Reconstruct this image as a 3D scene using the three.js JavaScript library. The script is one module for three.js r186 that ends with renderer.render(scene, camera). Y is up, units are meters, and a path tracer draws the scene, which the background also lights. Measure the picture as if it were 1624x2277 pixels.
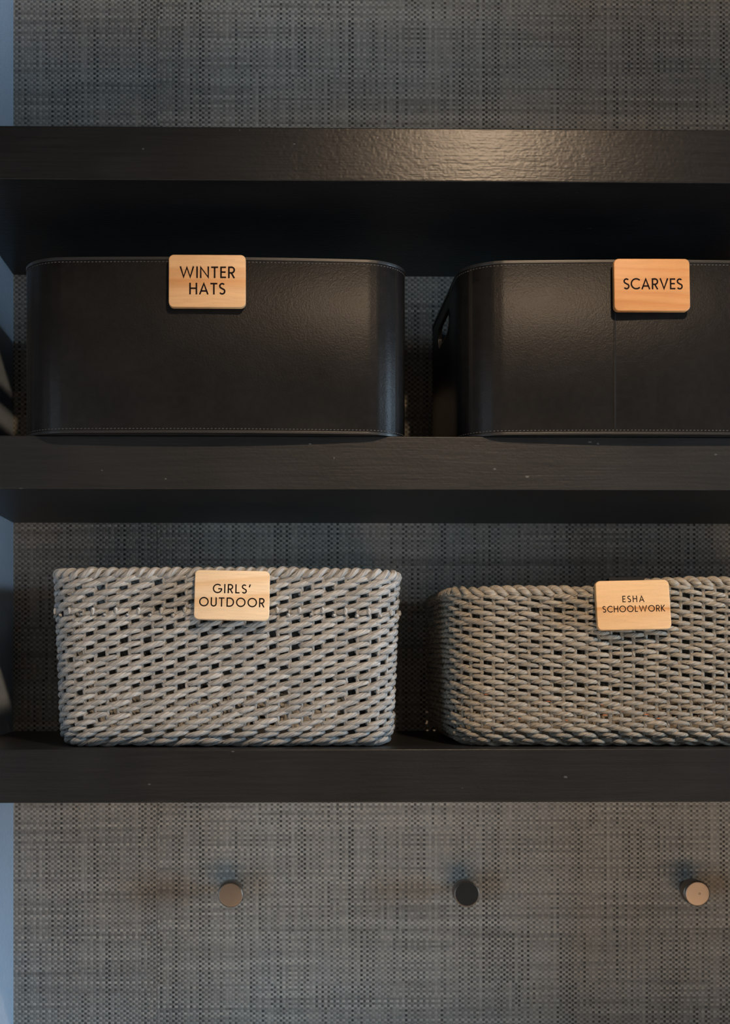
import * as THREE from 'three';
import { RoundedBoxGeometry } from 'three/addons/geometries/RoundedBoxGeometry.js';
import { mergeGeometries, mergeVertices, toCreasedNormals } from 'three/addons/utils/BufferGeometryUtils.js';
import { RectAreaLightUniformsLib } from 'three/addons/lights/RectAreaLightUniformsLib.js';
import { Brush, Evaluator, SUBTRACTION } from 'three-bvh-csg';

// ---------------------------------------------------------------- camera, light, exposure
RectAreaLightUniformsLib.init();
const EYE = 1.65;                                   // eye height; shelf heights below are given from here
const scene = new THREE.Scene();
scene.background = new THREE.Color(0.25, 0.32, 0.42);
const camera = new THREE.PerspectiveCamera(2 * Math.atan(1463 / 2731) * 180 / Math.PI, 1930 / 2926, 0.05, 30);
camera.position.set(0, EYE, 1.2);
camera.rotation.y = -0.0143;
camera.setViewOffset(1930, 2926, 306, 0, 1624, 2277);   // rising-front lens: eye level lies low in the frame
camera.updateProjectionMatrix();
camera.focus = 1.21; camera.userData.fStop = 8;
scene.add(camera);
const renderer = new THREE.WebGLRenderer();
renderer.toneMapping = THREE.LinearToneMapping;
renderer.toneMappingExposure = 1.0;
renderer.shadowMap.enabled = true;

const ROOM = { x0: -2.3, x1: 2.7, z1: 3.8, top: 2.68 };
const WARM = new THREE.Color(1.0, 0.72, 0.47), DAY = new THREE.Color(0.55, 0.78, 1.0);
// ceiling downlights: x, z, candela, half angle, where
const DOWNLIGHTS = [
  [0.38, 1.07, 9.0, 0.88, 'over the shelf niche'], [1.4, 2.3, 95, 0.46, 'beside the right window'], [-0.7, 2.6, 46, 0.46, 'beside the left window'],
  [0.4, 2.5, 100, 0.46, 'in the middle of the ceiling'], [0.9, 3.2, 64, 0.46, 'near the rear wall'],
];
// windows: centre x, y, z, width, height, facing (unit x, z), radiance
const WINDOWS = [
  { c: [ROOM.x0, 1.05, 2.6], w: 1.5, h: 1.7, n: [1, 0], power: 4.2, label: 'tall daylight window in the left room wall' },
  { c: [ROOM.x1, 1.6, 0.68], w: 0.55, h: 1.3, n: [-1, 0], power: 40.0, label: 'narrow daylight window in the right room wall' },
];

// ---------------------------------------------------------------- helpers
const V3 = (x, y, z) => new THREE.Vector3(x, y, z);
function rng(seed) { let s = seed >>> 0; return () => { s = (s + 0x6D2B79F5) >>> 0; let t = s; t = Math.imul(t ^ (t >>> 15), t | 1); t ^= t + Math.imul(t ^ (t >>> 7), t | 61); return ((t ^ (t >>> 14)) >>> 0) / 4294967296; }; }
function hash(i, j, k = 0) { let h = Math.imul(i, 374761393) ^ Math.imul(j, 668265263) ^ Math.imul(k, 2147483647 ^ 1274126177); h = Math.imul(h ^ (h >>> 13), 1274126177); return ((h ^ (h >>> 16)) >>> 0) / 4294967296; }
const fade = (t) => t * t * (3 - 2 * t);
function vnoise(x, y, seed, px = 1 << 20, py = 1 << 20) {           // value noise, periodic in px, py cells
  const xi = Math.floor(x), yi = Math.floor(y), fx = fade(x - xi), fy = fade(y - yi);
  const m = (a, n) => ((a % n) + n) % n;
  const x0 = m(xi, px), x1 = m(xi + 1, px), y0 = m(yi, py), y1 = m(yi + 1, py);
  const a = hash(x0, y0, seed), b = hash(x1, y0, seed), c = hash(x0, y1, seed), d = hash(x1, y1, seed);
  return a + (b - a) * fx + (c - a) * fy + (a - b - c + d) * fx * fy;
}
const clamp = (v, a = 0, b = 1) => Math.min(b, Math.max(a, v));
const toS = (l) => (l <= 0.0031308 ? l * 12.92 : 1.055 * Math.pow(l, 1 / 2.4) - 0.055);
function tex(w, h, sizeX, sizeY, fill, colour) {                    // fill(x, y, out) gives linear rgb, or one height 0..1
  const d = new Uint8Array(w * h * 4), o = [0, 0, 0];
  for (let y = 0; y < h; y++) for (let x = 0; x < w; x++) {
    fill(x, y, o); const k = (y * w + x) * 4;
    for (let c = 0; c < 3; c++) d[k + c] = Math.round(255 * clamp(colour ? toS(o[c]) : o[0]));
    d[k + 3] = 255;
  }
  const t = new THREE.DataTexture(d, w, h);
  t.wrapS = t.wrapT = THREE.RepeatWrapping; t.magFilter = THREE.LinearFilter; t.minFilter = THREE.LinearMipmapLinearFilter; t.generateMipmaps = true;
  t.repeat.set(1 / sizeX, 1 / sizeY);
  if (colour) t.colorSpace = THREE.SRGBColorSpace;
  t.needsUpdate = true;
  return t;
}
const used = new Map();
function numbered(name) { const n = used.get(name) || 0; used.set(name, n + 1); return n ? `${name}_${String(n).padStart(3, '0')}` : name; }
function mesh(name, geo, mat, parent) { const m = new THREE.Mesh(geo, mat); m.name = parent === scene ? numbered(name) : name; m.castShadow = m.receiveShadow = true; parent.add(m); return m; }
function thing(name, label, category, pos = [0, 0, 0], group) {
  const g = new THREE.Group(); g.name = numbered(name); g.position.set(...pos); scene.add(g);
  g.userData = { label, category }; if (group) g.userData.group = group; return g;
}
function struct(name, geo, mat, label, category) { const m = mesh(name, geo, mat, scene); m.userData = { kind: 'structure', label, category }; return m; }
function boxUV(g) {                                                 // uv in metres from the dominant normal
  const p = g.attributes.position, n = g.attributes.normal, uv = new Float32Array(p.count * 2);
  for (let i = 0; i < p.count; i++) {
    const ax = Math.abs(n.getX(i)), ay = Math.abs(n.getY(i)), az = Math.abs(n.getZ(i));
    const [u, v] = az >= ax && az >= ay ? [p.getX(i), p.getY(i)] : ay >= ax ? [p.getX(i), p.getZ(i)] : [p.getZ(i), p.getY(i)];
    uv[2 * i] = u; uv[2 * i + 1] = v;
  }
  g.setAttribute('uv', new THREE.BufferAttribute(uv, 2)); return g;
}
function box(x0, x1, y0, y1, z0, z1, r = 0) {
  const w = x1 - x0, h = y1 - y0, d = z1 - z0;
  const g = r ? new RoundedBoxGeometry(w, h, d, 2, r) : new THREE.BoxGeometry(w, h, d);
  g.translate((x0 + x1) / 2, (y0 + y1) / 2, (z0 + z1) / 2); return boxUV(g);
}

// ---------------------------------------------------------------- materials
// woven paper wallcovering: plain weave of pale weft strips over darker warp strips
const CW = 8, CH = 6, WN = 256, HN = 340, CELL_X = 0.00365, CELL_Y = 0.0029;
const weaveCell = (x, y) => { const i = Math.floor(x / CW), j = Math.floor(y / CH); return [i, j, (i + j) & 1, (x + 0.5) / CW - i, (y + 0.5) / CH - j]; };
const weaveMap = tex(CW * WN, CH * HN, WN * CELL_X, HN * CELL_Y, (x, y, o) => {
  const [i, j, over, fx, fy] = weaveCell(x, y);
  const weft = 0.94 + 0.45 * (vnoise(i / 22, j, 11, 12, HN) - 0.5) + 0.3 * (hash(j, 3) - 0.5) + 0.16 * (hash(i, j, 5) - 0.5);
  const warp = 0.5 + 0.4 * (vnoise(i, j / 28, 17, WN, 12) - 0.5) + 0.35 * (hash(i, 9) - 0.5) + 0.2 * (hash(i, j, 7) - 0.5);
  const dark = hash(i, Math.floor(j / 22), 31) > 0.86 ? 0.38 : 1;     // a few nearly black warp lengths
  const oval = ((fx - 0.5) / 0.66) ** 2 + ((fy - 0.5) / 0.56) ** 2 < 1;
  let t = over ? weft * (oval ? 1.06 : 0.68) : Math.abs(fx - 0.5) > 0.36 ? weft * 0.7 : warp * dark;   // the warp is narrower than its pitch
  t *= 0.92 + 0.16 * hash(x, y, 41);
  const warmth = 0.03 * (vnoise(i / 9, j / 30, 23, 28, 12) - 0.5);
  t = Math.max(0.1, t) * 0.40;
  o[0] = t * (1.09 + warmth); o[1] = t; o[2] = t * (0.865 - warmth);
}, true);
const weaveBump = tex(CW * WN, CH * HN, WN * CELL_X, HN * CELL_Y, (x, y, o) => {
  const [i, j, over, fx, fy] = weaveCell(x, y);
  const a = Math.sin(Math.PI * fx), b = Math.sin(Math.PI * fy);
  o[0] = over ? 0.45 + 0.55 * Math.pow(b, 0.5) * (0.35 + 0.65 * a) : 0.15 + 0.5 * Math.pow(a, 0.5) * (0.4 + 0.6 * b);
}, false);
const wallcover = new THREE.MeshStandardMaterial({ map: weaveMap, bumpMap: weaveBump, bumpScale: 0.0007, roughness: 0.72 });

// black stained wood with open grain, orange peel and a few pale nicks
const TW = 1536, TH = 512, SX = 0.96, SY = 0.32;
const woodNicks = (() => { const r = rng(77), a = []; for (let k = 0; k < 46; k++) a.push([r() * TW, r() * TH, 1 + r() * 2.2, 0.6 + r() * 1.2]); return a; })();
const stainMap = tex(TW, TH, SX, SY, (x, y, o) => {
  const warp = 5 * vnoise(x / 190, y / 40, 3, 8, 12);
  const g = vnoise(x / 96, y / 2 + warp, 5, 16, 256) * 0.6 + vnoise(x / 24, y / 1.3 + warp, 6, 64, 1 << 20) * 0.4;
  let t = 0.0115 + 0.007 * (g - 0.5) + 0.004 * (vnoise(x / 64, y / 64, 8, 24, 8) - 0.5);
  o[0] = t * 0.99; o[1] = t; o[2] = t * 1.03;
  for (const [nx, ny, rx, ry] of woodNicks) { const dx = (x - nx) / rx, dy = (y - ny) / ry; if (dx * dx + dy * dy < 1) { o[0] = o[1] = o[2] = 0.085; } }
}, true);
const stainBump = tex(TW, TH, SX, SY, (x, y, o) => {
  const warp = 5 * vnoise(x / 190, y / 40, 3, 8, 12);
  const g = vnoise(x / 96, y / 2 + warp, 5, 16, 256);
  const pore = vnoise(x / 26, y / 1.4 + warp, 9, 59, 1 << 20);
  const peel = vnoise(x / 3.2, y / 2.6, 12, 480, 197) * 0.6 + vnoise(x / 7, y / 5, 13, 219, 102) * 0.4;
  const ring = Math.sin(26 * vnoise(x / 150, y / 70, 14, 10, 7)) * 0.5 + 0.5;
  o[0] = 0.25 * g + 0.5 * peel + 0.1 * ring + 0.15 * (pore > 0.72 ? 0 : 1);
}, false);
const stain = new THREE.MeshPhysicalMaterial({ map: stainMap, bumpMap: stainBump, bumpScale: 0.0002, roughness: 0.29, specularIntensity: 0.38 });

// black leather
const LT = 1024, LS = 0.25;
const leatherBump = tex(LT, LT, LS, LS, (x, y, o) => {
  o[0] = 0.35 * vnoise(x / 3, y / 3, 51, 341, 341) + 0.3 * vnoise(x / 7, y / 6, 52, 146, 170) + 0.35 * vnoise(x / 90, y / 90, 53, 11, 11);
}, false);
const leatherMap = tex(512, 512, LS * 1.7, LS * 1.7, (x, y, o) => {
  const t = 0.0075 + 0.004 * (vnoise(x / 40, y / 40, 61, 12, 12) - 0.5) + 0.003 * (vnoise(x / 5, y / 5, 62, 102, 102) - 0.5);
  o[0] = t * 1.04; o[1] = t; o[2] = t * 0.97;
}, true);
const leather = new THREE.MeshPhysicalMaterial({ map: leatherMap, bumpMap: leatherBump, bumpScale: 0.0002, roughness: 0.41, specularIntensity: 0.3 });
const leatherEdge = new THREE.MeshStandardMaterial({ color: new THREE.Color(0.012, 0.012, 0.012), roughness: 0.4 });
const thread = new THREE.MeshStandardMaterial({ color: new THREE.Color(0.045, 0.042, 0.04), roughness: 0.5 });

// twisted paper cord: creases run slantwise round the strand
function cordTextures(seed, tone, tint, twist) {
  const W = 512, H = 128;
  const fibre = (x, y) => {
    const v = y / H, u = x / W, a = v + u * twist;                    // slant
    return 0.45 * vnoise(a * 8, u * 9, seed, 8, 9) + 0.35 * vnoise(a * 19, u * 14, seed + 1, 19, 14) + 0.2 * vnoise(a * 42, u * 22, seed + 2, 42, 22);
  };
  const map = tex(W, H, 1, 1, (x, y, o) => {
    const f = fibre(x, y), big = vnoise(x / 64, y / 64, seed + 3, 8, 2);
    const t = tone * (0.45 + 1.1 * f + 0.25 * (big - 0.5));
    o[0] = t * tint[0]; o[1] = t * tint[1]; o[2] = t * tint[2];
  }, true);
  const bump = tex(W, H, 1, 1, (x, y, o) => { o[0] = fibre(x, y); }, false);
  return new THREE.MeshStandardMaterial({ map, bumpMap: bump, bumpScale: 0.0016, roughness: 0.7, vertexColors: true });
}
const cordGrey = cordTextures(101, 0.325, [1.02, 1, 0.96], 2);
const cordTaupe = cordTextures(131, 0.24, [1.14, 1, 0.8], 4);

// beech tags
function beech(seed, base, bands, knots = []) {
  const W = 512, H = 352;
  return tex(W, H, 1, 1, (x, y, o) => {
    const u = x / W, v = 1 - y / H;
    const wob = 0.035 * (vnoise(u * 3, v * 4, seed) - 0.5) + 0.012 * (vnoise(u * 9, v * 12, seed + 1) - 0.5);
    let k = 0.10 * (vnoise(u * 3.2, v * 34 + wob * 60, seed + 2) - 0.5) + 0.07 * (vnoise(u * 8, v * 90, seed + 3) - 0.5);
    const fleck = vnoise(u * 60, v * 170, seed + 4) > 0.8 ? 0.07 : 0;
    let d = 0;
    for (const [v0, slope, width, depth] of bands) { const q = (v - v0 - slope * (u - 0.5) + wob) / width; d += depth * (q > 0 ? Math.exp(-q * q * 0.35) : Math.exp(-q * q * 3)); }
    for (const [ku, kv, kr] of knots) { const q = Math.hypot((u - ku) * 1.45, (v - kv) * 1.6) / kr; if (q < 1) d += 0.4 * (1 - q); }
    const t = 1 + k - fleck;
    o[0] = base[0] * t * (1 - 0.22 * d); o[1] = base[1] * t * (1 - 0.5 * d); o[2] = base[2] * t * (1 - 0.8 * d);
  }, true);
}
const coreThread = new THREE.MeshStandardMaterial({ color: new THREE.Color(0.42, 0.13, 0.05), roughness: 0.6 });
const ink = new THREE.MeshPhysicalMaterial({ color: new THREE.Color(0.012, 0.007, 0.006), roughness: 0.9, specularIntensity: 0.2 });
const blackMetal = new THREE.MeshStandardMaterial({ color: new THREE.Color(0.02, 0.02, 0.022), roughness: 0.35, metalness: 0.6 });
const bronze = new THREE.MeshStandardMaterial({ color: new THREE.Color(0.27, 0.225, 0.19), roughness: 0.34, metalness: 1 });
const bronzeBright = new THREE.MeshStandardMaterial({ color: new THREE.Color(0.66, 0.52, 0.42), roughness: 0.38, metalness: 1 });
const blackFace = new THREE.MeshStandardMaterial({ color: new THREE.Color(0.009, 0.008, 0.007), roughness: 0.7 });
const paint = new THREE.MeshStandardMaterial({ color: new THREE.Color(0.09, 0.088, 0.085), roughness: 0.85 });
const ceilingPaint = new THREE.MeshStandardMaterial({ color: new THREE.Color(0.16, 0.158, 0.155), roughness: 0.9 });
const floorWood = new THREE.MeshStandardMaterial({ color: new THREE.Color(0.52, 0.5, 0.47), roughness: 0.75 });
const twillMap = tex(512, 512, 0.16, 0.16, (x, y, o) => {
  const d = ((x + y * 2) % 8 + 8) % 8 / 8, t = 0.86 + 0.2 * Math.sin(Math.PI * d) + 0.2 * (vnoise(x / 2, y / 9, 71, 256, 57) - 0.5) + 0.12 * (hash(x, y, 72) - 0.5);
  o[0] = 0.42 * t; o[1] = 0.5 * t; o[2] = 0.6 * t;
}, true);
const twillBump = tex(512, 512, 0.16, 0.16, (x, y, o) => { o[0] = Math.sin(Math.PI * (((x + y * 2) % 8 + 8) % 8 / 8)); }, false);
const linen = new THREE.MeshStandardMaterial({ map: twillMap, bumpMap: twillBump, bumpScale: 0.0005, roughness: 0.85 });
const whitePaint = new THREE.MeshStandardMaterial({ color: new THREE.Color(0.75, 0.75, 0.74), roughness: 0.5 });

// ---------------------------------------------------------------- the room (mostly behind the camera)
const BACK = -0.30, LEFT = -0.323, RIGHT = 0.95;                    // niche
const T = 0.1;
struct('floor', box(ROOM.x0 - T, ROOM.x1 + T, -T, 0, BACK - T, ROOM.z1 + T), floorWood, 'pale stone floor of the mudroom', 'floor');
struct('ceiling', box(ROOM.x0 - T, ROOM.x1 + T, ROOM.top, ROOM.top + T, BACK - T, ROOM.z1 + T), ceilingPaint, 'grey ceiling of the mudroom', 'ceiling');
struct('wall_rear', box(ROOM.x0 - T, ROOM.x1 + T, 0, ROOM.top, ROOM.z1, ROOM.z1 + T), paint, 'dark grey painted wall facing the shelves', 'wall');
function wallWithOpening(name, x, win, label) {                      // side wall split round its window
  const s = x < 0 ? -1 : 1, xa = Math.min(x, x + s * T), xb = Math.max(x, x + s * T);
  const { c, w, h } = win, y0 = c[1] - h / 2, y1 = c[1] + h / 2, z0 = c[2] - w / 2, z1 = c[2] + w / 2;
  struct(name, mergeGeometries([box(xa, xb, 0, y0, 0, ROOM.z1), box(xa, xb, y1, ROOM.top, 0, ROOM.z1), box(xa, xb, y0, y1, 0, z0), box(xa, xb, y0, y1, z1, ROOM.z1)]), paint, label, 'wall');
}
wallWithOpening('wall_room_left', ROOM.x0, WINDOWS[0], 'dark grey painted room wall with the tall window');
wallWithOpening('wall_room_right', ROOM.x1, WINDOWS[1], 'dark grey painted room wall with the narrow window');
struct('wall_front_left', box(ROOM.x0 - T, LEFT - 0.04, 0, ROOM.top, BACK - T, 0), paint, 'painted wall beside the left end of the niche', 'wall');
struct('wall_front_right', box(RIGHT + 0.04, ROOM.x1 + T, 0, ROOM.top, BACK - T, 0), paint, 'painted wall beside the right end of the niche', 'wall');
struct('wall_soffit', box(LEFT - 0.04, RIGHT + 0.04, EYE + 0.94, ROOM.top, BACK - T, 0), paint, 'painted soffit above the shelf niche', 'wall');
WINDOWS.forEach((win, k) => {
  const g = new THREE.Group(); g.name = `window_${k + 1}`; scene.add(g);
  g.userData = { kind: 'structure', label: win.label, category: 'window' };
  g.position.set(...win.c); g.rotation.y = Math.atan2(win.n[0], win.n[1]);
  const { w, h } = win, f = 0.05;
  mesh('window_frame', mergeGeometries([box(-w / 2, w / 2, h / 2 - f, h / 2, -0.07, -0.01), box(-w / 2, w / 2, -h / 2, -h / 2 + f, -0.07, -0.01), box(-w / 2, -w / 2 + f, -h / 2, h / 2, -0.07, -0.01), box(w / 2 - f, w / 2, -h / 2, h / 2, -0.07, -0.01)]), whitePaint, g);
  mesh('mullion', box(-0.02, 0.02, -h / 2 + f, h / 2 - f, -0.07, -0.02), whitePaint, g);
  const sky = new THREE.MeshStandardMaterial({ color: 0x222222, roughness: 0.2, emissive: DAY, emissiveIntensity: 0.9 });
  for (const s of [-1, 1]) mesh('pane', box(Math.min(s * 0.02, s * (w / 2 - f)), Math.max(s * 0.02, s * (w / 2 - f)), -h / 2 + f, h / 2 - f, -0.05, -0.044), sky, g);
  const L = new THREE.RectAreaLight(DAY, win.power, w - 2 * f, h - 2 * f);
  L.name = 'daylight'; L.position.set(win.c[0] + win.n[0] * 0.005, win.c[1], win.c[2] + win.n[1] * 0.005);
  L.lookAt(win.c[0] + win.n[0], win.c[1], win.c[2] + win.n[1]); scene.add(L);
});
DOWNLIGHTS.forEach(([x, z, cd, half, where], k) => {
  const g = thing('ceiling_downlight', `round recessed ceiling downlight ${where}`, 'downlight', [x, ROOM.top, z], 'ceiling downlights');
  mesh('trim_ring', new THREE.LatheGeometry([[0.038, 0], [0.04, -0.006], [0.056, -0.005], [0.06, 0], [0.038, 0]].map((p) => new THREE.Vector2(...p)), 40), whitePaint, g);
  mesh('lens', new THREE.CylinderGeometry(0.038, 0.038, 0.003, 40).translate(0, -0.0015, 0), new THREE.MeshStandardMaterial({ color: 0xffffff, emissive: WARM, emissiveIntensity: 4 }), g);
  const s = new THREE.SpotLight(WARM, cd, 0, half, k ? 0.5 : 0.9, 2);
  s.name = 'downlight_beam'; s.position.set(x, ROOM.top - 0.012, z); s.target.position.set(x - (k ? 0 : 0.08), k ? 0 : 0.2, k ? z : -0.42); s.castShadow = true; s.shadow.radius = 2;
  scene.add(s, s.target);
});

// ---------------------------------------------------------------- the niche
const back = struct('wall_back', box(LEFT - 0.04, RIGHT + 0.04, 0, EYE + 0.94, BACK - T, BACK - 0.0015), paint, 'back wall of the niche covered in grey woven wallcovering', 'wall');
[[LEFT, -0.1482, 0], [-0.1478, 0.766, 0.313], [0.7664, RIGHT, 0.131]].forEach(([a, b, off]) => {
  const g = box(a, b, 0, EYE + 0.94, BACK - 0.0015, BACK);
  const uv = g.attributes.uv; for (let i = 0; i < uv.count; i++) uv.setXY(i, uv.getX(i) + off, uv.getY(i) + off * 2.3);
  mesh('wallcovering_drop', g, wallcover, back);
});
const sideL = struct('wall_left', box(LEFT - 0.04, LEFT - 0.001, 0, EYE + 0.94, BACK, 0), stain, 'left side of the niche lined with pale blue grey fabric', 'wall');
mesh('wallcovering_lining', box(LEFT - 0.001, LEFT, 0, EYE + 0.94, BACK, -0.004), linen, sideL);
const sideR = struct('wall_right', box(RIGHT + 0.001, RIGHT + 0.04, 0, EYE + 0.94, BACK, 0), stain, 'right side of the niche lined with pale blue grey fabric', 'wall');
mesh('wallcovering_lining', box(RIGHT, RIGHT + 0.001, 0, EYE + 0.94, BACK, -0.004), linen, sideR);
struct('trim_1', box(LEFT, RIGHT, EYE + 0.89, EYE + 0.94, BACK, 0.0, 0.002), stain, 'black wooden head board closing the top of the niche', 'trim');
const SHELF_T = 0.0523;
const stainSatin = stain.clone(); stainSatin.roughness = 0.37; stainSatin.specularIntensity = 0.55;
const stainDull = stain.clone(); stainDull.roughness = 0.42; stainDull.specularIntensity = 0.7;
function shelf(top, label, du, mat = stain) {
  const g = new RoundedBoxGeometry(RIGHT - LEFT, SHELF_T, -BACK, 3, 0.0012);
  g.translate((LEFT + RIGHT) / 2, -SHELF_T / 2, BACK / 2); boxUV(g);
  const uv = g.attributes.uv; for (let i = 0; i < uv.count; i++) uv.setXY(i, uv.getX(i) + du, uv.getY(i) + du * 0.37);
  const m = mesh('shelf', g, mat, scene); m.position.y = EYE + top;
  m.userData = { label, category: 'shelf', group: 'thick black wooden shelves of the niche' };
  return EYE + top;
}
const S1 = shelf(0.5185, 'thick black wooden shelf with nothing standing on it', 0.11);
const S2 = shelf(0.2168, 'thick black wooden shelf carrying the black leather bins', 0.47, stainDull);
const S3 = shelf(-0.0891, 'thick black wooden shelf carrying the woven cord baskets', 0.79, stainSatin);

// base cabinet below the frame; it shades the foot of the wallcovering from the bright floor
{
  const x0 = LEFT + 0.003, x1 = RIGHT - 0.003, z0 = BACK + 0.002, z1 = 0.36, xm = (x0 + x1) / 2;
  const g = thing('base_cabinet', 'black wooden base cabinet standing under the niche', 'cabinet', [xm, 0, 0]);
  mesh('body', box(x0 - xm, x1 - xm, 0.08, 0.88, z0, z1), stain, g);
  mesh('plinth', box(x0 - xm + 0.01, x1 - xm - 0.01, 0, 0.08, z0, z1 - 0.05), stain, g);
  mesh('countertop', box(x0 - xm, x1 - xm, 0.88, 0.92, z0, z1 + 0.025, 0.003), stain, g);
  for (const s of [-1, 1]) {
    const w = (x1 - x0) / 2, d = mesh('door', box(s > 0 ? 0.002 : -w + 0.004, s > 0 ? w - 0.004 : -0.002, 0.09, 0.87, z1, z1 + 0.018, 0.002), stain, g);
    mesh('knob', new THREE.SphereGeometry(0.012, 16, 10).translate(s * 0.05, 0.7, z1 + 0.028), bronze, d);
  }
}

// ---------------------------------------------------------------- leather bins
function roundedRect(w, d, r, bow, n = 14) {                        // outline from -z side; front (z = 0) bowed outwards
  const pts = [], hw = w / 2;
  const arc = (cx, cz, a0) => { for (let i = 0; i <= n; i++) { const a = a0 + (Math.PI / 2) * i / n; pts.push([cx + r * Math.cos(a), cz + r * Math.sin(a)]); } };
  const line = (x0, z0, x1, z1, m) => { for (let i = 1; i < m; i++) pts.push([x0 + (x1 - x0) * i / m, z0 + (z1 - z0) * i / m]); };
  arc(hw - r, -r, 0); line(hw - r, 0, -hw + r, 0, 24); arc(-hw + r, -r, Math.PI / 2); line(-hw, -r, -hw, -d + r, 12);
  arc(-hw + r, -d + r, Math.PI); line(-hw + r, -d, hw - r, -d, 24); arc(hw - r, -d + r, 1.5 * Math.PI); line(hw, -d + r, hw, -r, 12);
  return pts.map(([x, z]) => [x, z + bow * (1 - Math.pow(x / hw, 2)) * clamp(1 + z / (d * 0.5)) - bow * clamp(1 + z / (d * 0.5))]);
}
function outlineTools(pts) {
  const n = pts.length, cum = [0];
  for (let i = 0; i < n; i++) { const a = pts[i], b = pts[(i + 1) % n]; cum.push(cum[i] + Math.hypot(b[0] - a[0], b[1] - a[1])); }
  const L = cum[n];
  const at = (s) => {
    s = ((s % L) + L) % L; let lo = 0, hi = n; while (hi - lo > 1) { const m = (lo + hi) >> 1; if (cum[m] <= s) lo = m; else hi = m; }
    const a = pts[lo], b = pts[(lo + 1) % n], t = (s - cum[lo]) / (cum[lo + 1] - cum[lo] || 1);
    return [a[0] + (b[0] - a[0]) * t, a[1] + (b[1] - a[1]) * t];
  };
  const normal = (s) => { const a = at(s - 0.004), b = at(s + 0.004), l = Math.hypot(b[0] - a[0], b[1] - a[1]); return [(b[1] - a[1]) / l, -(b[0] - a[0]) / l]; };
  return { L, at, normal };
}
function offsetOutline(pts, e) { const t = outlineTools(pts); const n = pts.length; return pts.map((p, i) => { const a = pts[(i + n - 1) % n], b = pts[(i + 1) % n]; const l = Math.hypot(b[0] - a[0], b[1] - a[1]); return [p[0] + e * (b[1] - a[1]) / l, p[1] - e * (b[0] - a[0]) / l]; }); }
function ring(pts, e0, e1, y0, y1, bevel) {                         // wall between two offsets of the outline, y0..y1
  const V = (p) => new THREE.Vector2(p[0], -p[1]);
  const s = new THREE.Shape(offsetOutline(pts, e0 - bevel).map(V)); s.holes.push(new THREE.Path(offsetOutline(pts, e1 + bevel).map(V).reverse()));
  const g = new THREE.ExtrudeGeometry(s, { depth: y1 - y0 - 2 * bevel, bevelEnabled: bevel > 0, bevelThickness: bevel, bevelSize: bevel, bevelSegments: 2, curveSegments: 1, steps: 1 });
  g.rotateX(-Math.PI / 2); g.translate(0, y0 + bevel, 0); return g;
}
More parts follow.
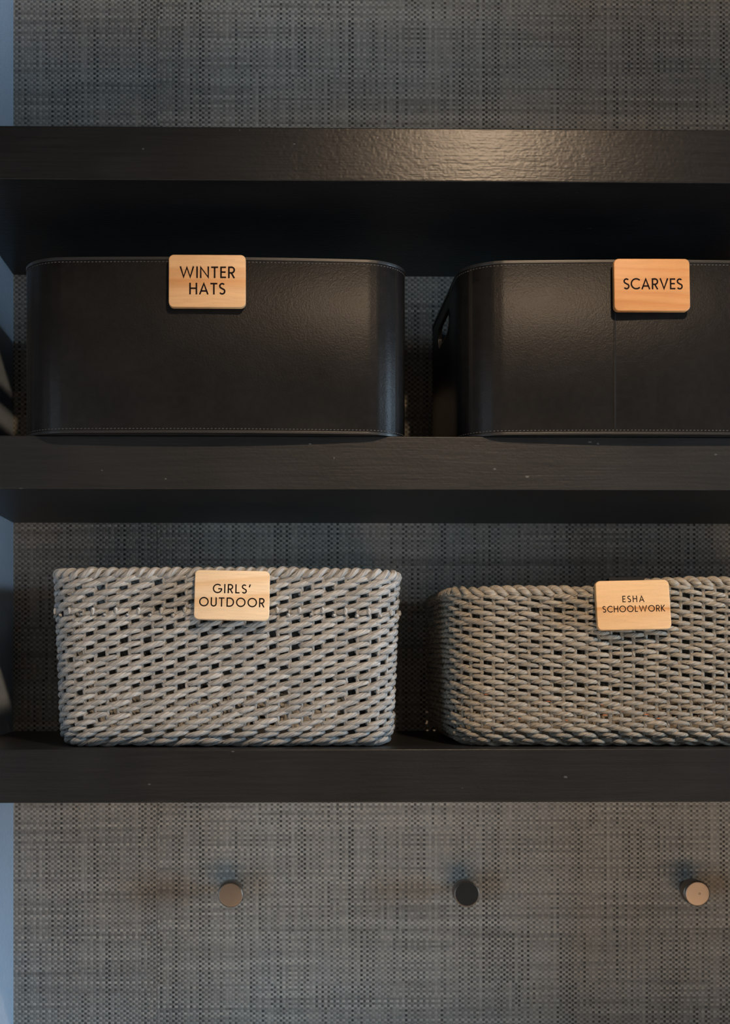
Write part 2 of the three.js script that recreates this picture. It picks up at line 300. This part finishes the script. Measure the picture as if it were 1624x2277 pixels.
function leatherBin(name, label, x, y, z, turn, { seam } = {}) {
  const W = 0.378, D = 0.28, H = 0.1695, R = 0.042;
  const g = thing(name, label, 'bin', [x, y, z], 'black leather bins on the shelf'); g.rotation.y = turn;
  const pts = roundedRect(W, D, R, 0.007);
  const sign = (() => { let a = 0; pts.forEach((p, i) => { const q = pts[(i + 1) % pts.length]; a += p[0] * q[1] - q[0] * p[1]; }); return Math.sign(a); })();
  const tools = outlineTools(pts);
  // body with a slot handle cut through both ends
  let bodyGeo = ring(pts, 0, -0.0035, 0.0, H, 0.0008); bodyGeo.deleteAttribute('uv');
  const slot = new THREE.Shape(); const sw = 0.045, sr = 0.0125;
  slot.absarc(sw - sr, 0, sr, -Math.PI / 2, Math.PI / 2); slot.absarc(-sw + sr, 0, sr, Math.PI / 2, 1.5 * Math.PI); slot.closePath();
  const cut = new THREE.ExtrudeGeometry(slot, { depth: W + 0.1, bevelEnabled: false, curveSegments: 16 }); cut.deleteAttribute('uv');
  cut.translate(0, 0, -W / 2 - 0.05); cut.rotateY(Math.PI / 2); cut.translate(0, H - 0.03, -D / 2);
  const ev = new Evaluator(); ev.attributes = ['position', 'normal']; ev.useGroups = false;
  const A = new Brush(bodyGeo), B = new Brush(cut); A.updateMatrixWorld(); B.updateMatrixWorld();
  let res = ev.evaluate(A, B, SUBTRACTION).geometry;
  res = toCreasedNormals(res.index ? res.toNonIndexed() : res, 0.6); boxUV(res);
  mesh('body', res, leather, g);
  mesh('base', (() => { const s = new THREE.Shape(offsetOutline(pts, -0.0037).map((p) => new THREE.Vector2(p[0], -p[1]))); const e = new THREE.ExtrudeGeometry(s, { depth: 0.004, bevelEnabled: false }); e.rotateX(-Math.PI / 2); e.translate(0, 0.001, 0); return boxUV(e); })(), leather, g);
  mesh('rim_binding', boxUV(toCreasedNormals(ring(pts, 0.0006, -0.004, H - 0.0026, H + 0.0006, 0.0006), 0.7)), leatherEdge, g);
  mesh('foot_binding', boxUV(toCreasedNormals(ring(pts, 0.0006, 0.0, 0.0002, 0.0028, 0.0004), 0.7)), leatherEdge, g);
  for (const s of [-1, 1]) {                                        // piping round each handle slot
    const c = []; const N = 40; for (let i = 0; i < N; i++) { const p = slot.getPointAt(i / N); c.push(V3(s * (W / 2 + 0.0002), H - 0.03 + p.y, -D / 2 + p.x)); }
    mesh('handle_edge', new THREE.TubeGeometry(new THREE.CatmullRomCurve3(c, true), 80, 0.0007, 6, true), leatherEdge, g);
  }
  const st = []; const stitch = new THREE.SphereGeometry(1, 7, 4).scale(0.00125, 0.00055, 0.00042); const N = Math.round(tools.L / 0.0036);
  const M = new THREE.Matrix4(), Q = new THREE.Quaternion();
  for (let i = 0; i < N; i++) for (const yy of [H - 0.0042, 0.0044]) {
    const s = i * tools.L / N, p = tools.at(s), nn = tools.normal(s); const nx = nn[0] * sign, nz = nn[1] * sign;
    Q.setFromEuler(new THREE.Euler(0, Math.atan2(nx, nz), 0.12)); M.compose(V3(p[0] + nx * 0.0001, yy, p[1] + nz * 0.0001), Q, V3(1, 1, 1));
    st.push(stitch.clone().applyMatrix4(M));
  }
  mesh('stitching', mergeGeometries(st), thread, g).userData.kind = 'stuff';
  if (seam !== undefined) {
    const c = new THREE.CylinderGeometry(0.0011, 0.0011, H - 0.012, 10).scale(1, 1, 0.25); c.translate(seam, H / 2, 0.007 * (1 - Math.pow(seam / (W / 2), 2)) - 0.007);
    mesh('seam', boxUV(c), leather, g);
  }
  return g;
}
leatherBin('leather_bin', 'black leather bin with the winter hats tag', -0.0617, S2, 0.014, 0.012);
leatherBin('leather_bin', 'black leather bin with the scarves tag and a vertical seam', 0.3675, S2, 0.012, -0.004, { seam: -0.041 });

// ---------------------------------------------------------------- woven cord baskets
function tubeFrom(n, radial, closed, centre, radius, colour) {      // generic swept strand
  const C = []; for (let i = 0; i < n; i++) C.push(centre(i));
  const pos = [], nor = [], uv = [], col = [], idx = [], rows = closed ? n + 1 : n; let run = 0;
  const t = V3(), a = V3(), b = V3(), out = V3();
  for (let i = 0; i < rows; i++) {
    const k = i % n, c = C[k].p, prev = C[closed ? (k + n - 1) % n : Math.max(0, k - 1)].p, next = C[closed ? (k + 1) % n : Math.min(n - 1, k + 1)].p;
    if (i) run += c.distanceTo(C[(i - 1) % n].p);
    t.subVectors(next, prev).normalize(); out.copy(C[k].n); a.copy(out).addScaledVector(t, -out.dot(t)).normalize(); b.crossVectors(t, a);
    const [ra, rb] = radius(k), cc = colour ? colour(k) : 1;
    for (let j = 0; j <= radial; j++) {
      const f = 2 * Math.PI * j / radial, cs = Math.cos(f), sn = Math.sin(f);
      pos.push(c.x + a.x * ra * cs + b.x * rb * sn, c.y + a.y * ra * cs + b.y * rb * sn, c.z + a.z * ra * cs + b.z * rb * sn);
      const q = V3().addScaledVector(a, cs / ra).addScaledVector(b, sn / rb).normalize(); nor.push(q.x, q.y, q.z);
      uv.push(run / 0.075, j / radial); col.push(cc, cc, cc);
    }
  }
  for (let i = 0; i < rows - 1; i++) for (let j = 0; j < radial; j++) { const p = i * (radial + 1) + j, q = p + radial + 1; idx.push(p, p + 1, q, q, p + 1, q + 1); }
  const g = new THREE.BufferGeometry();
  g.setAttribute('position', new THREE.Float32BufferAttribute(pos, 3)); g.setAttribute('normal', new THREE.Float32BufferAttribute(nor, 3));
  g.setAttribute('uv', new THREE.Float32BufferAttribute(uv, 2)); g.setAttribute('color', new THREE.Float32BufferAttribute(col, 3)); g.setIndex(idx);
  return g;
}
function cordBasket(label, x, y, z, turn, o) {
  const g = thing('cord_basket', label, 'basket', [x, y, z], 'woven cord baskets on the shelf'); g.rotation.y = turn;
  const { W, D, H, R, pitch, slant, k, A, ra, rb, mat, seed, taper, foot, sag, tucked } = o, r = rng(seed);
  const pts = roundedRect(W, D, R, o.bow, 10), tools = outlineTools(pts);
  const sign = (() => { let a = 0; pts.forEach((p, i) => { const q = pts[(i + 1) % pts.length]; a += p[0] * q[1] - q[0] * p[1]; }); return Math.sign(a); })();
  const N = 2 * Math.round(tools.L / o.stake / 2), step = tools.L / N;
  // wall profile: arc length v up the wall -> height and inset
  const inset = (h) => taper * (1 - h / H) + (h < foot ? foot - Math.sqrt(Math.max(0, foot * foot - (foot - h) * (foot - h))) : 0);
  const topOf = (px) => (sag ? sag(px) : 1);
  const place = (s, h, outw) => {                                   // a point on the wall
    const p = tools.at(s), nn = tools.normal(s), nx = nn[0] * sign, nz = nn[1] * sign, e = outw - inset(h);
    return { p: V3(p[0] + nx * e, h * topOf(p[0]), p[1] + nz * e), n: V3(nx, 0, nz) };
  };
  const rowsN = Math.round((H - 0.016) / pitch), SEG = 14;
  for (let row = 0; row < rowsN; row++) {
    const h0 = 0.0065 + row * (H - 0.0165) / (rowsN - 1), ph = (row & 1) * Math.PI, n = N / 2 * SEG;
    const jit = Array.from({ length: N / 2 }, () => [1 + 0.24 * (r() - 0.5), 1 + 0.2 * (r() - 0.5), (r() - 0.5) * 0.0013, 0.86 + 0.28 * r(), 1 + 0.3 * (r() - 0.5)]);
    const rowTone = 0.95 + 0.1 * r(), wav = r() * 10;
    const per = (i) => { const f = ((i / SEG + (row & 1) / 2 + 0.5) % (N / 2) + N / 2) % (N / 2); return jit[Math.floor(f) % (N / 2)]; };
    const strand = tubeFrom(n, 9, true, (i) => {
      const s0 = i / SEG * 2 * step, th = Math.PI * s0 / step + ph, j = per(i), c = Math.cos(th);
      const hh = h0 + slant * j[4] * Math.sin(th) + j[2] * Math.max(0, c) + 0.0008 * Math.sin(s0 * 23 + wav) + 0.0006 * Math.sin(s0 * 61 + wav * 3);
      return place(s0 + k * j[1] * Math.sin(th), Math.max(0.002, hh), A * c);
    }, (i) => { const th = Math.PI * (i / SEG * 2) + ph, j = per(i), c = Math.cos(th), f = (0.8 + 0.22 * c) * j[0]; return [ra * f, rb * f]; },
    (i) => rowTone * per(i)[3]);
    mesh('weave_strand', strand, mat, g);
  }
  for (let q = 0; q < N; q++) {
    const s = q * step + (r() - 0.5) * 0.0012;
    mesh('stake', tubeFrom(9, 6, false, (i) => place(s, 0.004 + (H - 0.012) * i / 8, 0.0012), () => [0.0018, 0.0021], () => 0.9 + 0.0 * q), mat, g);
  }
  // rolled border of two twisted cords, and the same at the foot
  for (const [hh, count, amp, rr, ew] of [[H - 0.0045, Math.round(tools.L / o.roll), 0.0030, 0.0033, 0.0008], [0.0052, Math.round(tools.L / (o.roll * 1.6)), 0.0018, 0.0029, 0.0]]) for (const half of [0, Math.PI]) {
    const n = count * 12;
    const jj = Array.from({ length: count }, () => [(r() - 0.5) * 0.0012, 0.88 + 0.26 * r(), 0.9 + 0.2 * r()]);
    mesh(hh > 0.05 ? 'rim_cord' : 'foot_cord', tubeFrom(n, 9, true, (i) => {
      const th = 2 * Math.PI * i / 12 * Math.sign(slant) + half, j = jj[Math.floor(i / 12)];
      return place(i / n * tools.L, hh + amp * Math.sin(th) + j[0], ew + amp * Math.cos(th));
    }, (i) => { const j = jj[Math.floor(i / 12)]; return [rr * j[1], rr * j[1]]; }, (i) => jj[Math.floor(i / 12)][2]), mat, g);
  }
  const bs = new THREE.Shape(offsetOutline(pts, -0.02).map((p) => new THREE.Vector2(p[0], -p[1])));
  const eb = new THREE.ExtrudeGeometry(bs, { depth: 0.005, bevelEnabled: false }); eb.rotateX(-Math.PI / 2); eb.translate(0, 0.002, 0); boxUV(eb);
  eb.setAttribute('color', new THREE.Float32BufferAttribute(new Float32Array(eb.attributes.position.count * 3).fill(0.8), 3));
  mesh('woven_base', eb, mat, g);
  if (o.core) for (let q = 0; q < 26; q++) {                        // short bits of orange core showing under the floats
    const s0 = tools.L * 0.02 + r() * (W * 1.0), h0 = 0.028 + 0.03 * r() * r(), c = place(s0, h0, 0.0036), e = place(s0 + 0.0035 + 0.002 * r(), h0 + 0.0004, 0.0036);
    mesh('core_thread', tubeFrom(4, 5, false, (i) => ({ p: c.p.clone().lerp(e.p, i / 3), n: c.n }), (i) => [0.0007 * [0.3, 1, 1, 0.3][i], 0.0006 * [0.3, 1, 1, 0.3][i]]), coreThread, g);
  }
  if (tucked) for (let q = 0; q < N; q++) {                         // trimmed stake ends poking out of the weave
    const base = place(q * step + 0.002, tucked + (q & 1 ? -0.0055 : 0.001), 0.0055).p, tip = place(q * step + 0.0005 + 0.0015 * r(), tucked + (q & 1 ? -0.0085 : -0.006) + 0.002 * r(), 0.0070).p, nn = place(q * step, tucked, 0).n;
    mesh('tucked_end', tubeFrom(4, 6, false, (i) => ({ p: base.clone().lerp(tip, i / 3), n: nn }), (i) => [0.0017 * [0.9, 1.1, 1, 0.25][i], 0.002 * [0.9, 1.1, 1, 0.25][i]], () => 1.1), mat, g);
  }
  return g;
}
cordBasket('grey woven cord basket with the girls outdoor tag', -0.0520, S3, -0.020, 0.004, {
  W: 0.342, D: 0.255, H: 0.1765, R: 0.03, bow: 0.004, pitch: 0.0062, stake: 0.0114, slant: -0.0021, k: 0.0057, A: 0.0037, ra: 0.0026, rb: 0.0029,
  mat: cordGrey, seed: 5, taper: 0.007, foot: 0.017, roll: 0.021, tucked: 0.137,
  sag: (px) => 1 + 0.018 * Math.sin((px + 0.05) * 9) - 0.022 * (px / 0.17) });
cordBasket('taupe woven cord basket with the schoolwork tag', 0.366, S3, -0.022, -0.01, {
  W: 0.378, D: 0.26, H: 0.169, R: 0.036, bow: 0.004, pitch: 0.0054, stake: 0.0117, slant: 0.0011, k: 0.0047, A: 0.0046, ra: 0.0021, rb: 0.0023,
  mat: cordTaupe, seed: 9, taper: 0.004, foot: 0.022, roll: 0.023, core: true,
  sag: (px) => 0.945 + 0.055 * fade(clamp((px + 0.06) / 0.09)) });

// ---------------------------------------------------------------- wooden clip-on tags
const t0 = 0.142, hs = t0 / 2, tp = 1 - hs;
const arc = (cx, cy, r, a0, a1) => { const p = [], n = Math.ceil(Math.abs(a1 - a0) / 9); for (let i = 0; i <= n; i++) { const a = (a0 + (a1 - a0) * i / n) * Math.PI / 180; p.push([cx + r * Math.cos(a), cy + r * Math.sin(a)]); } return p; };
const GLYPH = {
  I: [t0, [[[hs, 0], [hs, 1]]]], T: [0.6, [[[0, tp], [0.6, tp]], [[0.3, 0], [0.3, tp]]]], L: [0.46, [[[hs, 1], [hs, hs], [0.46, hs]]]],
  E: [0.5, [[[0.5, tp], [hs, tp], [hs, hs], [0.5, hs]], [[hs, 0.52], [0.46, 0.52]]]], H: [0.68, [[[hs, 0], [hs, 1]], [[0.68 - hs, 0], [0.68 - hs, 1]], [[hs, 0.53], [0.68 - hs, 0.53]]]],
  N: [0.78, [[[hs, 0], [hs, 0.93], [0.78 - hs, 0.07], [0.78 - hs, 1]]]], A: [0.82, [[[0.06, 0], [0.41, 0.93], [0.76, 0]], [[0.17, 0.3], [0.65, 0.3]]]], V: [0.8, [[[0.06, 1], [0.4, 0.07], [0.74, 1]]]],
  W: [1.24, [[[0.06, 1], [0.34, 0.09], [0.62, 0.9], [0.9, 0.09], [1.18, 1]]]],
  R: [0.58, [[[hs, 0], [hs, 1]], [[hs, tp], [0.28, tp], ...arc(0.28, 0.7, 0.244, 90, -90), [hs, 0.456]], [[0.27, 0.46], [0.53, 0]]]],
  S: [0.52, [[...arc(0.26, 0.73, 0.2, 35, 235), [0.19, 0.555], [0.3, 0.475], ...arc(0.26, 0.272, 0.215, 55, -150)]]],
  C: [0.82, [arc(0.5, 0.5, 0.444, 44, 316)]], G: [0.96, [[...arc(0.5, 0.5, 0.444, 46, 350), [0.93, 0.47], [0.56, 0.47]]]], O: [1, [arc(0.5, 0.5, 0.444, 0, 360)]],
  U: [0.64, [[[hs, 1], ...arc(0.32, 0.32, 0.264, 180, 360), [0.64 - hs, 1]]]], D: [0.8, [[[hs, hs], [hs, tp], [0.3, tp], ...arc(0.3, 0.5, 0.444, 90, -90), [hs, hs]]]],
  K: [0.64, [[[hs, 0], [hs, 1]], [[0.58, 1], [0.14, 0.5], [0.6, 0]]]], "'": [0.18, [[[0.14, 1], [0.03, 0.68]]]],
};
function ribbon(path, w, out, ox, oy, sc, z) {
  const p = path.filter((q, i) => !i || Math.hypot(q[0] - path[i - 1][0], q[1] - path[i - 1][1]) > 1e-4), n = p.length, base = out.pos.length / 3;
  const closed = Math.hypot(p[0][0] - p[n - 1][0], p[0][1] - p[n - 1][1]) < 1e-3;
  for (let i = 0; i < n; i++) {
    const pr = i ? p[i - 1] : closed ? p[n - 2] : null, nx = i < n - 1 ? p[i + 1] : closed ? p[1] : null;
    const d = (a, b) => { const l = Math.hypot(b[0] - a[0], b[1] - a[1]); return [(b[0] - a[0]) / l, (b[1] - a[1]) / l]; };
    const d0 = pr ? d(pr, p[i]) : d(p[i], nx), d1 = nx ? d(p[i], nx) : d0; let m = [-(d0[1] + d1[1]), d0[0] + d1[0]]; const l = Math.hypot(...m); m = [m[0] / l, m[1] / l];
    const f = Math.min(2.2, 1 / Math.max(0.3, m[0] * -d1[1] + m[1] * d1[0])) * w / 2;
    for (const s of [1, -1]) { out.pos.push((p[i][0] + s * m[0] * f) * sc + ox, (p[i][1] + s * m[1] * f) * sc + oy, z); out.nor.push(0, 0, 1); }
    if (i) { const a = base + 2 * i; out.idx.push(a - 2, a - 1, a, a, a - 1, a + 1); }
  }
}
function lettering(lines, z) {                                      // lines: text, centre x, baseline y, cap height, width (metres)
  const out = { pos: [], nor: [], idx: [] };
  for (const [text, cx, by, cap, width] of lines) {
    const gw = [...text].map((c) => GLYPH[c][0] * cap), gap = (width - gw.reduce((a, b) => a + b, 0)) / (text.length - 1);
    let x = cx - width / 2;
    [...text].forEach((c, i) => { for (const p of GLYPH[c][1]) ribbon(p, t0, out, x, by, cap, z); x += gw[i] + gap; });
  }
  const g = new THREE.BufferGeometry();
  g.setAttribute('position', new THREE.Float32BufferAttribute(out.pos, 3)); g.setAttribute('normal', new THREE.Float32BufferAttribute(out.nor, 3)); g.setIndex(out.idx);
  return g;
}
function tag(label, [x, y, z], [pitch, yaw, roll], map, lines, clip, h = 0.0505) {
  const w = 0.0738, th = 0.0062, r = 0.0042, b = 0.0008;
  const g = thing('wooden_tag', label, 'label tag', [x, y, z], 'wooden clip-on tags'); g.rotation.set(pitch, yaw, roll, 'ZYX');
  const s = new THREE.Shape(), hw = w / 2 - b, hh = h / 2 - b;
  s.moveTo(-hw + r, -hh); s.lineTo(hw - r, -hh); s.absarc(hw - r, -hh + r, r, -Math.PI / 2, 0); s.lineTo(hw, hh - r); s.absarc(hw - r, hh - r, r, 0, Math.PI / 2); s.lineTo(-hw + r, hh); s.absarc(-hw + r, hh - r, r, Math.PI / 2, Math.PI); s.lineTo(-hw, -hh + r); s.absarc(-hw + r, -hh + r, r, Math.PI, 1.5 * Math.PI);
  let e = new THREE.ExtrudeGeometry(s, { depth: th - 2 * b, bevelEnabled: true, bevelThickness: b, bevelSize: b, bevelSegments: 3, curveSegments: 8 }); e.translate(0, 0, -th + b);
  e = toCreasedNormals(e, 0.7);
  const p = e.attributes.position, uv = new Float32Array(p.count * 2); for (let i = 0; i < p.count; i++) { uv[2 * i] = p.getX(i) / w + 0.5; uv[2 * i + 1] = p.getY(i) / h + 0.5 + 0.6 * (p.getZ(i) < -b * 1.5 ? p.getZ(i) : 0); }
  e.setAttribute('uv', new THREE.BufferAttribute(uv, 2));
  mesh('wooden_plate', e, new THREE.MeshStandardMaterial({ map, roughness: 0.5 }), g);
  mesh('lettering', lettering(lines, 0.00008), ink, g);
  const cw = 0.021, top = clip.top, zi = -th - clip.gap;            // black spring clip over the rim
  mesh('metal_clip', mergeGeometries([box(-cw, cw, -h / 2 + 0.012, top, -th - 0.0011, -th - 0.0001), box(-cw, cw, top - 0.0008, top, zi - 0.001, -th - 0.0002), box(-cw, cw, top - 0.03, top, zi - 0.001, zi)]), blackMetal, g);
  return g;
}
const mm = 0.001;
tag('wooden tag lettered winter hats clipped to a leather bin', [-0.0685, EYE + 0.3615, 0.0215], [-0.02, 0, 0.0], beech(301, [0.6, 0.36, 0.175], [[0.5, 0.0, 0.09, 0.55], [0.3, -0.02, 0.1, 0.42]]),
  [['WINTER', 0.0, 2.6 * mm, 11.3 * mm, 53 * mm], ['HATS', 0, -13.2 * mm, 11.3 * mm, 34.5 * mm]], { top: 0.0240, gap: 0.0045 });
tag('wooden tag lettered scarves clipped to a leather bin', [0.3600, EYE + 0.3597, 0.0215], [-0.02, 0.02, 0.008], beech(331, [0.52, 0.245, 0.085], [[0.86, 0.12, 0.05, 0.35], [0.66, 0.1, 0.04, 0.3], [0.38, -0.04, 0.03, 0.25], [0.2, 0.05, 0.03, 0.28]]),
  [['SCARVES', 0.9 * mm, -4.6 * mm, 10.8 * mm, 57.5 * mm]], { top: 0.0240, gap: 0.0045 });
tag('wooden tag lettered girls outdoor clipped to a woven basket', [-0.0458, EYE + 0.0618, -0.0062], [-0.14, 0.0, -0.018], beech(361, [0.74, 0.565, 0.375], [[0.56, -0.13, 0.09, 0.42], [0.2, -0.16, 0.06, 0.36]]),
  [["GIRLS'", -0.4 * mm, 1.6 * mm, 9.2 * mm, 37 * mm], ['OUTDOOR', 0, -11.8 * mm, 9.2 * mm, 64 * mm]], { top: 0.0235, gap: 0.0125 }, 0.0492);
tag('wooden tag lettered schoolwork clipped to a woven basket', [0.3505, EYE + 0.0525, -0.0080], [-0.12, 0.03, 0.022], beech(391, [0.62, 0.39, 0.195], [[0.57, 0.02, 0.028, 0.7], [0.62, -0.06, 0.12, 0.2]], [[0.36, 0.205, 0.025]]),
  [['ESHA', 0.2 * mm, 2.6 * mm, 6.5 * mm, 22 * mm], ['SCHOOLWORK', 0.2 * mm, -7.2 * mm, 6.5 * mm, 62.5 * mm]], { top: 0.0288, gap: 0.0125 }, 0.0492);

// ---------------------------------------------------------------- knob hooks
function hook(label, x, y, faceMat, bodyMat, dot) {
  const g = thing('knob_hook', label, 'hook', [x, y, BACK], 'round metal knob hooks on the wallcovering');
  const lathe = (a) => new THREE.LatheGeometry(a.map(([r, z]) => new THREE.Vector2(r * mm, z * mm)), 48).rotateX(Math.PI / 2);
  mesh('base_plate', lathe([[0, 0], [9, 0], [9, 1.5], [8.6, 2], [0, 2]]), bodyMat, g);
  mesh('stem', lathe([[0, 2], [5.5, 2], [5.5, 22], [0, 22]]), bodyMat, g);
  mesh('knob_body', lathe([[0, 21], [14.2, 21], [15, 21.8], [15, 36], [14.6, 36.5], [13.6, 36.6], [13.6, 38.2], [14.6, 38.3], [15, 38.8], [15, 41.4], [14.4, 42], [13.8, 42], [0, 41.9]]), bodyMat, g);
  mesh('knob_face', lathe([[0, 41.8], [13.9, 41.8], [13.9, 42.15], [13.5, 42.3], [0.9, 42.3], [0, 42.3]]), faceMat, g);
  if (dot) mesh('set_screw', lathe([[0, 42.2], [1.3, 42.2], [1.3, 42.5], [0.9, 42.6], [0.7, 42.2], [0, 42.2]]).translate(dot * mm, 0, 0), bodyMat, g);
}
hook('round bronze knob hook with a dull brown face', -0.0572, EYE - 0.2812, bronze, bronze, 0.2);
hook('round knob hook with a black face', 0.2240, EYE - 0.2812, blackFace, bronze, 0);
hook('round knob hook with a pale copper face', 0.5000, EYE - 0.2812, bronzeBright, bronze, 2.2);

renderer.render(scene, camera);
